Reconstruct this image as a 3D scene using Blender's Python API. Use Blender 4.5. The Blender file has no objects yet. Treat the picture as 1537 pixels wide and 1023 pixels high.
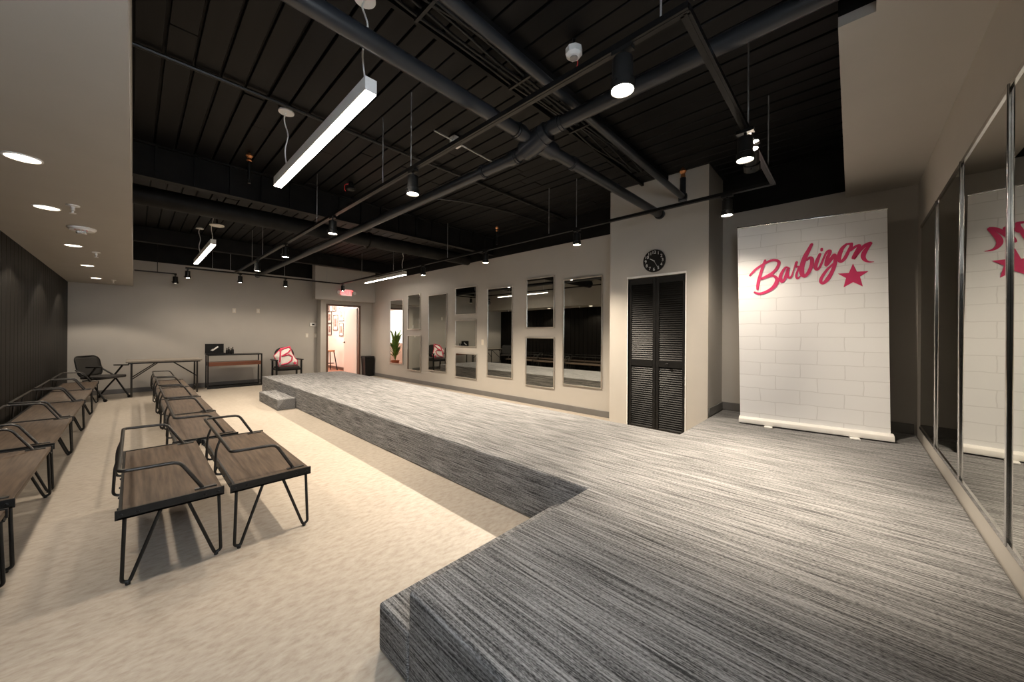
import bpy, math, random
from math import sin, cos, pi, radians, atan, sqrt
from mathutils import Vector, Matrix
random.seed(7)
scene = bpy.context.scene
COL = scene.collection

# ------------------------------------------------------------------ camera, world, exposure
HC = 1.32                       # eye height in metres
FPX = 538.0                     # focal length in pixels of a 1537 wide frame
YAW = atan(567.5 / 538.0)
ROLL = radians(0.35)
cam_d = bpy.data.cameras.new('camera')
cam_d.sensor_width = 36.0
cam_d.lens = FPX / 1537.0 * 36.0
cam_d.shift_y = -9.9 / 1537.0
cam_d.clip_start = 0.02
cam = bpy.data.objects.new('camera', cam_d)
COL.objects.link(cam)
fw = Vector((sin(YAW), cos(YAW), 0)); rt = Vector((cos(YAW), -sin(YAW), 0)); up = Vector((0, 0, 1))
cx = rt * cos(ROLL) + up * sin(ROLL)
cy = up * cos(ROLL) - rt * sin(ROLL)
m = Matrix((cx, cy, -fw)).transposed().to_4x4()
m.translation = Vector((0, 0, HC))
cam.matrix_world = m
scene.camera = cam

w = bpy.data.worlds.new('world'); scene.world = w
w.use_nodes = True
w.node_tree.nodes['Background'].inputs[0].default_value = (0.84, 0.92, 1.0, 1)
w.node_tree.nodes['Background'].inputs[1].default_value = 9.0     # cool sky fill through an unseen opening added behind the camera

vs = scene.view_settings
scene.display_settings.display_device = 'sRGB'
vs.view_transform = 'Standard'; vs.look = 'None'; vs.gamma = 1.0; vs.use_curve_mapping = False
vs.exposure = 1.0
scene.cycles.max_bounces = 10
scene.cycles.diffuse_bounces = 5
scene.cycles.glossy_bounces = 6
scene.cycles.sample_clamp_indirect = 6.0
scene.cycles.caustics_reflective = False
scene.cycles.caustics_refractive = False

WARM = (1.0, 0.85, 0.67)
LED = (1.0, 0.88, 0.74)
LED_STRENGTH = 17.0
CAN_STRENGTH = 4.0
CAN_W = 42.0
SPOT_W = 110.0
GLOW = 45.0

# ------------------------------------------------------------------ materials
def node_mat(name, base=(.5, .5, .5), rough=.5, metal=0.0, spec=.5):
    mt = bpy.data.materials.new(name); mt.use_nodes = True
    nt = mt.node_tree; b = nt.nodes['Principled BSDF']
    b.inputs['Base Color'].default_value = (*base, 1)
    b.inputs['Roughness'].default_value = rough
    b.inputs['Metallic'].default_value = metal
    b.inputs['Specular IOR Level'].default_value = spec
    return mt, nt, b

def noise_mat(name, c1, c2, scale=(4, 4, 4), rough=.5, detail=4.0, bump=0.0, metal=0.0, lo=.3, hi=.7, spec=.5, bump_dist=.004):
    mt, nt, b = node_mat(name, c1, rough, metal, spec)
    N, Lk = nt.nodes, nt.links
    tc = N.new('ShaderNodeTexCoord'); mp = N.new('ShaderNodeMapping')
    mp.inputs['Scale'].default_value = scale
    nz = N.new('ShaderNodeTexNoise'); nz.inputs['Scale'].default_value = 1.0; nz.inputs['Detail'].default_value = detail
    rp = N.new('ShaderNodeValToRGB')
    rp.color_ramp.elements[0].position = lo; rp.color_ramp.elements[1].position = hi
    rp.color_ramp.elements[0].color = (*c1, 1); rp.color_ramp.elements[1].color = (*c2, 1)
    Lk.new(tc.outputs['Object'], mp.inputs[0]); Lk.new(mp.outputs[0], nz.inputs['Vector'])
    Lk.new(nz.outputs['Fac'], rp.inputs[0]); Lk.new(rp.outputs[0], b.inputs['Base Color'])
    if bump:
        bp = N.new('ShaderNodeBump'); bp.inputs['Strength'].default_value = bump; bp.inputs['Distance'].default_value = bump_dist
        Lk.new(nz.outputs['Fac'], bp.inputs['Height']); Lk.new(bp.outputs[0], b.inputs['Normal'])
    return mt

def emit_mat(name, color, strength):
    mt, nt, b = node_mat(name, (.9, .9, .9), .5)
    b.inputs['Emission Color'].default_value = (*color, 1)
    b.inputs['Emission Strength'].default_value = strength
    return mt

M = {}
M['paint'] = noise_mat('taupe_paint', (.415, .39, .355), (.435, .41, .373), (3, 3, 3), .55, bump=.0)
M['black_paint'] = noise_mat('black_paint', (.0065, .0062, .006), (.013, .0125, .012), (5, 2, 5), .5, lo=.35, hi=.75, spec=.12)
M['plank'] = noise_mat('black_plank', (.0038, .0037, .0038), (.0085, .0083, .0083), (9, .9, 9), .45, bump=.25, lo=.3, hi=.8, spec=.13)
M['base'] = noise_mat('baseboard_grey', (.13, .125, .12), (.15, .145, .14), (6, 6, 6), .4)
M['panel'] = noise_mat('black_panel', (.0045, .0041, .0035), (.0085, .0075, .0063), (14, 14, 1.2), .5, bump=.15, spec=.12)
M['pipe'] = noise_mat('pipe_charcoal', (.012, .0135, .016), (.019, .0215, .026), (7, 7, 7), .32, bump=.03, spec=.45)
M['black_metal'] = noise_mat('black_metal', (.007, .007, .007), (.012, .012, .012), (30, 30, 30), .38, spec=.3)
M['track_black'] = noise_mat('track_black', (.004, .004, .0042), (.008, .0078, .0076), (40, 40, 40), .3, spec=.22)
M['gunmetal'] = noise_mat('gunmetal_rod', (.035, .033, .031), (.055, .052, .048), (30, 30, 30), .33, metal=.6)
M['rod'] = noise_mat('steel_rod', (.35, .35, .35), (.45, .45, .45), (30, 30, 30), .4, metal=.6)
M['white'] = noise_mat('white_plastic', (.72, .71, .69), (.78, .77, .75), (8, 8, 8), .4)
M['cream'] = noise_mat('cream_plastic', (.66, .61, .52), (.70, .65, .56), (8, 8, 8), .4)
M['brass'] = noise_mat('brass', (.55, .22, .09), (.65, .3, .13), (30, 30, 30), .35, metal=.7)
M['red'] = noise_mat('red_plastic', (.5, .02, .02), (.55, .03, .03), (9, 9, 9), .4)
M['wood_seat'] = noise_mat('brown_seat_wood', (.05, .034, .024), (.112, .08, .056), (55, 3.5, 55), .5, bump=.12, lo=.32, hi=.72, spec=.3)
M['shelf_wood'] = noise_mat('red_brown_wood', (.11, .034, .016), (.20, .07, .035), (4, 60, 60), .4)
M['door_brown'] = noise_mat('brown_frame', (.085, .045, .03), (.12, .065, .043), (30, 30, 4), .45)
M['table_top'] = noise_mat('grey_laminate', (.20, .175, .145), (.25, .22, .185), (20, 20, 20), .45)
M['chrome'] = noise_mat('chrome', (.62, .61, .60), (.70, .69, .68), (20, 20, 20), .16, metal=1.0)
M['silver_frame'] = noise_mat('silver_frame', (.50, .47, .43), (.60, .57, .52), (20, 20, 20), .3, metal=.85)
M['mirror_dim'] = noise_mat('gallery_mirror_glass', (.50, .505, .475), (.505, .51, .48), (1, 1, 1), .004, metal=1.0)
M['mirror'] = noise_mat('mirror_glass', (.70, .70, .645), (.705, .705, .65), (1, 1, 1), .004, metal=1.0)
M['mesh_fabric'] = noise_mat('black_mesh', (.010, .009, .008), (.022, .02, .018), (160, 160, 160), .7, bump=.3)
M['seat_fabric'] = noise_mat('black_fabric', (.014, .012, .011), (.024, .021, .02), (90, 90, 90), .8)
M['gloss_black'] = noise_mat('gloss_black', (.005, .005, .005), (.009, .0085, .008), (5, 5, 60), .46, spec=.25)
M['pink'] = noise_mat('magenta_print', (.56, .02, .115), (.60, .026, .135), (4, 4, 4), .6)
M['pink_cloth'] = noise_mat('pink_cloth', (.62, .03, .09), (.70, .06, .13), (30, 30, 30), .7)
M['white_cloth'] = noise_mat('white_cloth', (.72, .68, .64), (.80, .76, .72), (25, 25, 25), .8)
M['far_paint'] = noise_mat('pale_pink_paint', (.74, .66, .60), (.76, .68, .62), (3, 3, 3), .6)
M['far_floor'] = noise_mat('red_brown_floor', (.24, .085, .045), (.34, .13, .07), (6, 1.5, 6), .35)
M['door_white'] = noise_mat('white_door', (.78, .74, .70), (.80, .76, .72), (6, 6, 1), .4)
M['stool_wood'] = noise_mat('stool_wood', (.22, .10, .045), (.36, .18, .085), (8, 8, 40), .45)
M['leaf'] = noise_mat('leaf_green', (.05, .14, .025), (.11, .25, .05), (20, 20, 20), .5)
M['pot'] = noise_mat('clay_pot', (.32, .15, .09), (.38, .18, .11), (12, 12, 12), .6)
M['paper'] = noise_mat('photo_paper', (.55, .50, .46), (.75, .70, .66), (9, 9, 9), .5)
M['photo_dark'] = noise_mat('photo_print', (.05, .03, .03), (.40, .28, .23), (14, 14, 14), .5)
M['led'] = emit_mat('led_diffuser', LED, LED_STRENGTH)
M['can'] = emit_mat('can_lens', WARM, CAN_STRENGTH)
M['lens'] = emit_mat('spot_lens', WARM, GLOW)
M['exit_face'] = emit_mat('exit_face', (1.0, .60, .55), .30)
M['exit_red'] = emit_mat('exit_letters', (1.0, .05, .07), .8)
M['far_lens'] = emit_mat('hall_lens', (1.0, .74, .62), 6)
M['daylight'] = emit_mat('hall_window_light', (1.0, .97, .93), 2)

def floor_mat():
    mt, nt, b = node_mat('beige_vinyl', (.5, .44, .37), .42, 0, .4)
    N, Lk = nt.nodes, nt.links
    tc = N.new('ShaderNodeTexCoord'); mp = N.new('ShaderNodeMapping'); mp.inputs['Scale'].default_value = (16, 34, 16)
    mp.inputs['Rotation'].default_value = (0, 0, radians(35))
    nz = N.new('ShaderNodeTexNoise'); nz.inputs['Scale'].default_value = 1.0; nz.inputs['Detail'].default_value = 6; nz.inputs['Roughness'].default_value = .65
    rp = N.new('ShaderNodeValToRGB')
    e = rp.color_ramp.elements
    e[0].position = .30; e[0].color = (.325, .272, .218, 1); e[1].position = .68; e[1].color = (.475, .43, .372, 1)
    k = rp.color_ramp.elements.new(.5); k.color = (.415, .367, .31, 1)
    n2 = N.new('ShaderNodeTexNoise'); n2.inputs['Scale'].default_value = 1.3; n2.inputs['Detail'].default_value = 3
    mx = N.new('ShaderNodeMix'); mx.data_type = 'RGBA'; mx.blend_type = 'MULTIPLY'; mx.inputs[0].default_value = .18
    Lk.new(tc.outputs['Object'], mp.inputs[0]); Lk.new(mp.outputs[0], nz.inputs['Vector']); Lk.new(tc.outputs['Object'], n2.inputs['Vector'])
    Lk.new(nz.outputs['Fac'], rp.inputs[0]); Lk.new(rp.outputs[0], mx.inputs[6]); Lk.new(n2.outputs['Fac'], mx.inputs[7])
    Lk.new(mx.outputs[2], b.inputs['Base Color'])
    return mt
M['floor'] = floor_mat()

def carpet_mat():
    mt, nt, b = node_mat('striped_carpet', (.3, .3, .3), .9, 0, .15)
    N, Lk = nt.nodes, nt.links
    tc = N.new('ShaderNodeTexCoord')
    def nz(scale, detail, rough=.5):
        mp = N.new('ShaderNodeMapping'); mp.inputs['Scale'].default_value = scale
        n = N.new('ShaderNodeTexNoise'); n.inputs['Scale'].default_value = 1; n.inputs['Detail'].default_value = detail; n.inputs['Roughness'].default_value = rough
        Lk.new(tc.outputs['Object'], mp.inputs[0]); Lk.new(mp.outputs[0], n.inputs['Vector']); return n
    a = nz((160, 3.4, 160), 2.5); c = nz((250, 75, 250), 2.0); d = nz((3, 1.2, 3), 2.0)
    ad = N.new('ShaderNodeMath'); ad.operation = 'MULTIPLY_ADD'; ad.inputs[1].default_value = .62
    Lk.new(c.outputs['Fac'], ad.inputs[0]); Lk.new(a.outputs['Fac'], ad.inputs[2])
    rp = N.new('ShaderNodeValToRGB'); e = rp.color_ramp.elements
    e[0].position = .60; e[0].color = (.036, .0365, .038, 1); e[1].position = 1.02; e[1].color = (.315, .315, .318, 1)
    k = rp.color_ramp.elements.new(.74); k.color = (.122, .122, .124, 1)
    Lk.new(ad.outputs[0], rp.inputs[0])
    Lk.new(rp.outputs[0], b.inputs['Base Color'])
    bp = N.new('ShaderNodeBump'); bp.inputs['Strength'].default_value = .5; bp.inputs['Distance'].default_value = .006
    Lk.new(ad.outputs[0], bp.inputs['Height']); Lk.new(bp.outputs[0], b.inputs['Normal'])
    return mt
M['carpet'] = carpet_mat()

def banner_mat():
    # white painted brick print: faint grey mortar lines on white vinyl (object space: y across, z up)
    mt, nt, b = node_mat('brick_print', (.8, .79, .78), .55, 0, .3)
    N, Lk = nt.nodes, nt.links
    tc = N.new('ShaderNodeTexCoord'); sp = N.new('ShaderNodeSeparateXYZ'); cb = N.new('ShaderNodeCombineXYZ')
    nz = N.new('ShaderNodeTexNoise'); nz.inputs['Scale'].default_value = 6; nz.inputs['Detail'].default_value = 3
    va = N.new('ShaderNodeVectorMath'); va.operation = 'MULTIPLY_ADD'; va.inputs[1].default_value = (.034, .03, .03)
    Lk.new(tc.outputs['Object'], sp.inputs[0]); Lk.new(sp.outputs['X'], cb.inputs['X']); Lk.new(sp.outputs['Z'], cb.inputs['Y'])
    Lk.new(cb.outputs[0], nz.inputs['Vector']); Lk.new(nz.outputs['Color'], va.inputs[0]); Lk.new(cb.outputs[0], va.inputs[2])
    br = N.new('ShaderNodeTexBrick'); br.inputs['Scale'].default_value = 1.0
    br.inputs['Brick Width'].default_value = .335; br.inputs['Row Height'].default_value = .138
    br.inputs['Mortar Size'].default_value = .0055; br.inputs['Mortar Smooth'].default_value = .8
    br.inputs['Color1'].default_value = (.80, .81, .83, 1); br.inputs['Color2'].default_value = (.775, .785, .805, 1)
    br.inputs['Mortar'].default_value = (.66, .665, .68, 1); br.offset = .4; br.offset_frequency = 2
    Lk.new(va.outputs[0], br.inputs['Vector']); Lk.new(br.outputs['Color'], b.inputs['Base Color'])
    return mt
M['banner'] = banner_mat()

# ------------------------------------------------------------------ mesh helpers
class MB:
    def __init__(s): s.v = []; s.f = []; s.mi = []; s.cur = 0
    def add(s, vs_, fs):
        o = len(s.v); s.v += [tuple(p) for p in vs_]
        for f in fs: s.f.append([o + i for i in f]); s.mi.append(s.cur)
        return s
    def box(s, a, b, rot=None, piv=None):
        x0, y0, z0 = [min(a[i], b[i]) for i in range(3)]; x1, y1, z1 = [max(a[i], b[i]) for i in range(3)]
        P = [Vector(p) for p in ((x0,y0,z0),(x1,y0,z0),(x1,y1,z0),(x0,y1,z0),(x0,y0,z1),(x1,y0,z1),(x1,y1,z1),(x0,y1,z1))]
        if rot is not None:
            c = Vector(piv) if piv is not None else Vector(((x0+x1)/2,(y0+y1)/2,(z0+z1)/2))
            P = [c + rot @ (p - c) for p in P]
        return s.add(P, [(0,3,2,1),(4,5,6,7),(0,1,5,4),(1,2,6,5),(2,3,7,6),(3,0,4,7)])
    def bar(s, p0, p1, wd, ht, upv=(0,0,1)):
        p0, p1 = Vector(p0), Vector(p1); d = (p1 - p0).normalized(); u = Vector(upv)
        r = d.cross(u)
        if r.length < 1e-4: r = d.cross(Vector((1,0,0)))
        r.normalize(); u = r.cross(d).normalized()
        P = []
        for p in (p0, p1):
            for a, b in ((-1,-1),(1,-1),(1,1),(-1,1)): P.append(p + r*a*wd/2 + u*b*ht/2)
        return s.add(P, [(3,2,1,0),(4,5,6,7),(0,1,5,4),(1,2,6,5),(2,3,7,6),(3,0,4,7)])
    def tube(s, pts, r, seg=10, cap=True, fillet=0.0, nf=5):
        pts = [Vector(p) for p in pts]
        if fillet:
            q = [pts[0]]
            for i in range(1, len(pts)-1):
                a, b, c = pts[i-1], pts[i], pts[i+1]
                la, lc = (a-b).length, (c-b).length
                t = min(fillet, la*.45, lc*.45)
                pa = b + (a-b).normalized()*t; pc = b + (c-b).normalized()*t
                for k in range(nf+1):
                    u = k/nf; q.append(pa*(1-u)**2 + b*2*u*(1-u) + pc*u*u)
            q.append(pts[-1]); pts = q
        n = len(pts); P = []; nrm = None
        rr = r if isinstance(r, (list, tuple)) else [r]*n
        for i in range(n):
            d = ((pts[min(i+1,n-1)] - pts[max(i-1,0)])).normalized()
            if nrm is None:
                a = Vector((0,0,1)) if abs(d.z) < .9 else Vector((1,0,0))
                nrm = d.cross(a).normalized()
            else:
                nrm = (nrm - d*nrm.dot(d)).normalized()
            bn = d.cross(nrm)
            for k in range(seg):
                an = 2*pi*k/seg; P.append(pts[i] + (nrm*cos(an) + bn*sin(an))*rr[i])
        F = []
        for i in range(n-1):
            for k in range(seg):
                k2 = (k+1) % seg
                F.append((i*seg+k, i*seg+k2, (i+1)*seg+k2, (i+1)*seg+k))
        if cap: F += [tuple(reversed(range(seg))), tuple((n-1)*seg+k for k in range(seg))]
        return s.add(P, F)
    def lathe(s, prof, c=(0,0,0), axis='z', seg=24, cap=True):
        P = []; F = []; c = Vector(c)
        for (r, h) in prof:
            for k in range(seg):
                a = 2*pi*k/seg; x, y = r*cos(a), r*sin(a)
                P.append(c + (Vector((x,y,h)) if axis=='z' else Vector((h,x,y)) if axis=='x' else Vector((x,h,-y))))
        n = len(prof)
        for i in range(n-1):
            for k in range(seg):
                k2=(k+1)%seg; F.append((i*seg+k,i*seg+k2,(i+1)*seg+k2,(i+1)*seg+k))
        if cap: F += [tuple(reversed(range(seg))), tuple((n-1)*seg+k for k in range(seg))]
        return s.add(P, F)
    def prism(s, poly, h0, h1, fn=lambda a,b,h:(a,b,h)):
        n=len(poly); P=[fn(a,b,h0) for a,b in poly]+[fn(a,b,h1) for a,b in poly]
        F=[tuple(reversed(range(n))),tuple(range(n,2*n))]+[(i,(i+1)%n,n+(i+1)%n,n+i) for i in range(n)]
        return s.add(P,F)
    def build(s, name, mat, parent=None, smooth=35, bevel=0.0, seg=2):
        me = bpy.data.meshes.new(name); me.from_pydata(s.v, [], s.f)
        mats = mat if isinstance(mat, (list, tuple)) else [mat]
        for x in mats: me.materials.append(x)
        if len(mats) > 1: me.polygons.foreach_set('material_index', s.mi)
        import bmesh
        bm = bmesh.new(); bm.from_mesh(me); bmesh.ops.recalc_face_normals(bm, faces=bm.faces); bm.to_mesh(me); bm.free()
        if smooth:
            me.polygons.foreach_set('use_smooth', [True]*len(me.polygons))
            me.set_sharp_from_angle(angle=radians(smooth))
        me.update()
        o = bpy.data.objects.new(name, me); COL.objects.link(o)
        if parent is not None: o.parent = parent
        if bevel:
            bv = o.modifiers.new('edge', 'BEVEL'); bv.width = bevel; bv.segments = seg; bv.limit_method = 'ANGLE'; bv.angle_limit = radians(40)
        return o

def tag(o, label, cat, group=None, kind=None):
    o['label'] = label; o['category'] = cat
    if group: o['group'] = group
    if kind: o['kind'] = kind
    return o
def thing(name, label, cat, loc=(0,0,0), rz=0, group=None):
    o = bpy.data.objects.new(name, None); COL.objects.link(o)
    o.empty_display_size = .1
    o.location = loc; o.rotation_euler = (0,0,rz)
    return tag(o, label, cat, group)
def struct(o, label=None, cat=None):
    o['kind'] = 'structure'
    if label: o['label'] = label
    if cat: o['category'] = cat
    return o
def dup(root, loc, label, group=None, rz=None):
    r = root.copy(); COL.objects.link(r); r.location = loc; r['label'] = label
    if rz is not None: r.rotation_euler = (0,0,rz)
    if group: r['group'] = group
    for ch in list(root.children):
        c = ch.copy(); COL.objects.link(c); c.parent = r
        for g in list(ch.children):
            d = g.copy(); COL.objects.link(d); d.parent = c
    return r

# ------------------------------------------------------------------ the room (metres; Y runs along the runway, X across the room)
XL, XG, XB, YN, YB, YD, ZC, ZP = -0.915, 5.20, 5.30, -0.47, 11.40, 11.10, 3.35, 2.90
HS = 0.36                       # stage height
XC, YC0, YC1 = 4.667, 1.232, 2.505   # closet pier face and sides

struct(MB().box((XL-.1, YN-.1, -.12), (XB+.1, YB+.1, 0)).build('floor', M['floor']), 'beige mottled vinyl floor', 'floor')

# ceiling: narrow black planks running along Y with open grooves under a dark deck
b = MB(); b.box((XL-.1, YN-.1, ZC+.03), (XB+.1, YB+.1, ZC+.12))
x = -0.176
while x < XB:
    y = YN
    while y < YB:
        ln = random.uniform(2.2, 4.6); y2 = min(y+ln, YB)
        dz = random.uniform(-.004, .004); g = random.uniform(.010, .022)
        b.box((x+g/2, y+.002, ZC+dz), (x+.16-g/2, y2-.002, ZC+.035))
        y = y2
    x += .16
struct(b.build('ceiling', M['plank'], bevel=.004, seg=1), 'black painted plank ceiling', 'ceiling')

# side walls
b = MB(); b.box((XL-.12, YN-.1, 0), (XL-.03, YB+.1, ZC+.03))
y = YN
while y < YB:
    y2 = min(y+.185, YB); b.box((XL-.035, y+.004, 0), (XL, y2-.004, ZC)); y = y2
struct(b.build('wall_left', M['panel'], bevel=.003, seg=1), 'black vertical panelled wall behind the bench row', 'wall')

b = MB()
b.cur = 0; b.box((XL-.1, YB, 0), (3.70, YB+.12, ZP)); b.cur = 1; b.box((XL-.1, YB, ZP), (3.70, YB+.12, ZC+.03))
struct(b.build('wall_back', [M['paint'], M['black_paint']], smooth=0), 'grey back wall behind the tables, black above', 'wall')
DX0, DX1, DH = 3.90, 4.80, 2.13
b = MB(); b.box((3.70, YD, 0), (DX0-.05, YD+.12, ZC)); b.box((DX1+.05, YD, 0), (XG+.1, YD+.12, ZC)); b.box((DX0-.05, YD, DH+.05), (DX1+.05, YD+.12, ZC))
b.box((3.70, YD+.12, 0), (3.78, YB+.12, ZC))
struct(b.build('wall_exit', M['paint'], smooth=0), 'grey wall around the lit doorway', 'wall')
struct(MB().box((3.47, 10.85, 2.28), (XG, YD, ZC)).build('trim_1', M['paint'], smooth=0), 'boxed grey bulkhead above the doorway', 'bulkhead')
b = MB(); b.cur = 0; b.box((XG, 2.45, 0), (XG+.12, YD+.1, ZP+.02)); b.cur = 1; b.box((XG, 2.45, ZP+.02), (XG+.12, YD+.1, ZC+.03))
struct(b.build('wall_right', [M['paint'], M['black_paint']], smooth=0), 'grey wall hung with the small mirrors', 'wall')
b = MB(); b.cur = 0; b.box((XB, YN-.1, 0), (XB+.12, 1.3, ZP-.01)); b.cur = 1; b.box((XB, YN-.1, ZP-.01), (XB+.12, 1.3, ZC+.03))
struct(b.build('wall_banner', [M['paint'], M['black_paint']], smooth=0), 'grey wall behind the roll-up banner', 'wall')
struct(MB().box((.68, YN-.12, 0), (XB+.1, YN, ZC+.03)).box((XL-.1, YN-.12, 2.32), (.68, YN, ZC+.03)).box((XL-.1, YN-.12, 0), (.68, YN, 1.5)).build('wall_near', M['paint'], smooth=0), 'grey wall carrying the tall wall mirrors', 'wall')  # unseen gap left of the mirrors, added to let cool sky fill in

# closet pier with a door opening
KY0, KY1, KH = 1.487, 2.231, 2.095
b = MB()
b.box((XC, YC0, 0), (XC+.10, KY0, ZC)); b.box((XC, KY1, 0), (XC+.10, YC1, ZC)); b.box((XC, KY0, KH), (XC+.10, KY1, ZC))
b.box((XC+.10, YC0, 0), (XB, YC0+.06, ZC)); b.box((XC+.10, YC1-.06, 0), (XG, YC1, ZC)); b.box((XG-.04, YC0+.06, 0), (XG, YC1-.06, ZC))
struct(b.build('wall_closet', M['paint'], smooth=0), 'grey closet pier with the black louvred doors', 'wall')
b = MB(); b.box((XC-.012, KY0-.012, KH-.006), (XC+.03, KY1+.012, KH+.018)); b.box((XC-.006, KY0-.012, 0), (XC+.03, KY0, KH-.006)); b.box((XC-.006, KY1, 0), (XC+.03, KY1+.012, KH-.006))
struct(b.build('trim_2', M['white'], smooth=0), 'thin white trim round the closet doors', 'trim')

# soffits
struct(MB().box((XL-.05, YN, 2.32), (-0.017, YB, ZC+.03)).build('soffit', M['paint'], smooth=0), 'dropped taupe soffit over the bench row', 'soffit')
b = MB(); b.cur = 0; b.box((2.35, YN, 2.82), (XB, .055, 2.87)); b.box((XL, YN, 2.82), (2.35, -.075, 2.87))
b.cur = 1; b.box((2.35, YN, 2.87), (XB, .055, ZC+.03)); b.box((-.017, YN, 2.87), (2.35, -.075, ZC+.03))
struct(b.build('soffit', [M['paint'], M['black_paint']], smooth=0), 'dropped grey soffit above the tall wall mirrors', 'soffit')

# baseboards
def basebd(name, a, c, lab): struct(MB().box(a, c).build(name, M['base'], bevel=.004, seg=1), lab, 'baseboard')
basebd('baseboard_back', (XL, YB-.014, 0), (3.70, YB, .10), 'grey baseboard along the back wall')
basebd('baseboard_right', (XG-.014, YC1, 0), (XG, YD, .10), 'grey baseboard under the small mirrors')
basebd('baseboard_banner', (XB-.014, YN+.02, HS), (XB, YC0, HS+.10), 'grey baseboard behind the banner')
basebd('baseboard_closet', (XC+.02, YC0-.014, HS), (XB-.014, YC0, HS+.10), 'grey baseboard on the side of the closet pier')

# ceiling structure: girder header, round duct, branch pipes
b = MB()
b.box((-.017, 5.50, 2.99), (XG, 5.53, ZC)); b.box((-.017, 5.46, 2.98), (XG, 5.57, 2.995)); b.box((-.017, 5.46, ZC-.02), (XG, 5.57, ZC))
x = .15
while x < 5.1:
    b.box((x, 5.465, 2.995), (x+.02, 5.50, ZC-.02)); x += .32
struct(b.build('beam', M['black_paint'], smooth=0), 'black steel girder across the ceiling', 'beam')
struct(MB().box((-.017, 9.85, 3.06), (XG, 10.0, ZC)).build('beam', M['black_paint'], bevel=.01), 'black beam across the ceiling near the back wall', 'beam')

def pipe_collar(b, p, d, r, l):
    p = Vector(p); d = Vector(d).normalized(); b.tube([p - d*l/2, p - d*l*.3, p - d*l*.3, p + d*l*.3, p + d*l*.3, p + d*l/2], [r*1.12, r*1.12, r*1.22, r*1.22, r*1.12, r*1.12], 16)
def pipe(name, label, runs, r, collars=(), cat='pipe', mat='pipe'):
    t = thing(name, label, cat, (0,0,0))
    for pts in runs: MB().tube(pts, r, 18, fillet=.08).build('run', M[mat], t)
    for p, d, rr, l in collars:
        c = MB(); pipe_collar(c, p, d, rr, l); c.build('coupling', M[mat], t)
    return t
t = pipe('duct_pipe', 'wide black duct crossing the ceiling behind the girder', [[(-.017, 6.32, 3.0), (XG, 6.32, 3.0)]], .12, [((2.9,6.32,3.0),(1,0,0),.115,.05)], mat='black_paint')
R1 = .049
t = pipe('drain_pipe', 'fat charcoal pipes meeting at a lumpy junction, one across the room and one along it', [
    [(-.017,1.87,2.875),(2.12,1.86,2.875)], [(2.12,1.86,2.875),(XC,1.80,2.875)],
    [(2.19,-.07,2.90),(2.19,1.70,2.90),(2.19,2.0,2.80),(2.17,YB-.35,2.785)]], R1,
    [((2.03,1.86,2.875),(1,0,0),R1,.10),((2.34,1.853,2.875),(1,0,0),R1*1.25,.22),((2.74,1.845,2.875),(1,0,0),R1,.07),((XC-.03,1.80,2.875),(1,0,0),R1*1.05,.06),
     ((2.19,1.62,2.90),(0,1,0),R1,.12),((2.19,1.83,2.85),(0,1,-.3),R1*1.4,.26),((2.19,2.06,2.80),(0,1,0),R1,.10),((2.187,2.45,2.798),(0,1,0),R1,.06),((2.17,YB-.36,2.785),(0,1,0),R1,.05)])
t = pipe('steel_pipe', 'slim straight black pipe ending in an upright on the closet pier', [[(-.017,1.50,3.035),(4.56,1.49,2.99),],[(4.56,1.49,2.95),(4.56,1.49,3.22)]], .034,
         [((4.56,1.49,2.985),(0,0,1),.042,.08)])
MB().lathe([(.012,3.20),(.03,3.22),(.022,3.27),(.04,3.30),(.012,3.345)], (4.56,1.49,0)).build('brass_cap', M['brass'], t)['label'] = 'copper coloured cap fitting'
def conduit(label, pts, r, fil=.05):
    b = MB(); b.tube(pts, r, 8, fillet=fil); return tag(b.build('conduit', M['black_metal']), label, 'conduit')
conduit('thin black conduit across the ceiling near the long ceiling light', [(-.017,3.64,3.325),(2.1,3.62,3.325),(3.6,3.6,3.325),(5.15,3.6,3.325)], .016)
conduit('bowed black conduit low beside the girder near the mirror wall', [(2.9,4.55,3.32),(3.5,4.2,3.315),(4.3,4.05,3.32),(5.15,4.02,3.32)], .014, .3)
# cable bundle strapped under the planks
t = thing('cable_bundle', 'bundle of black cables strapped under the ceiling beside the slim pipe', 'cables', (0,0,0))
for k in range(5):
    pts = []
    for i in range(15):
        xx = -.017 + i*.30; pts.append((xx, 1.78 + .045*k + .018*sin(i*1.7+k*2), 3.30 + .018*sin(i*1.1+k*1.3)))
    MB().tube(pts, .011, 7, fillet=.1, nf=3).build('cable', M['black_metal'], t)
for xx in (1.2, 2.05, 2.9):
    MB().box((xx, 1.74, 3.275), (xx+.02, 2.0, 3.335)).build('strap', M['black_metal'], t)
struct(MB().box((-.017,1.70,3.28),(XC,1.76,ZC)).box((-.017,2.02,3.31),(XC,2.05,ZC)).build('beam', M['black_paint'], smooth=0), 'shallow black channel over the cable bundle', 'beam')

# sprinkler uprights
def sprinkler(label, x, y, z0, z1=3.30, foot=None):
    t = thing('sprinkler_head', label, 'sprinkler', (x,y,0), 0, 'upright sprinklers at the ceiling')
    b = MB(); b.tube([(0,0,z0),(0,0,z1-.05)], .016, 10)
    if foot: b.tube([(0,0,z0),(foot[0],foot[1],z0)], .016, 10)
    b.build('riser', M['black_metal'], t)
    MB().lathe([(.012,z1-.05),(.026,z1-.04),(.016,z1-.01),(.034,z1+.01),(.034,z1+.016),(.01,z1+.05)], (0,0,0), seg=14).build('deflector', M['brass'], t)
sprinkler('copper tipped sprinkler upright beyond the long ceiling light', .885, 4.93, 3.0, 3.295)
sprinkler('copper tipped sprinkler upright above the gallery mirrors', 4.668, 4.83, 3.0, 3.295)

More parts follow.
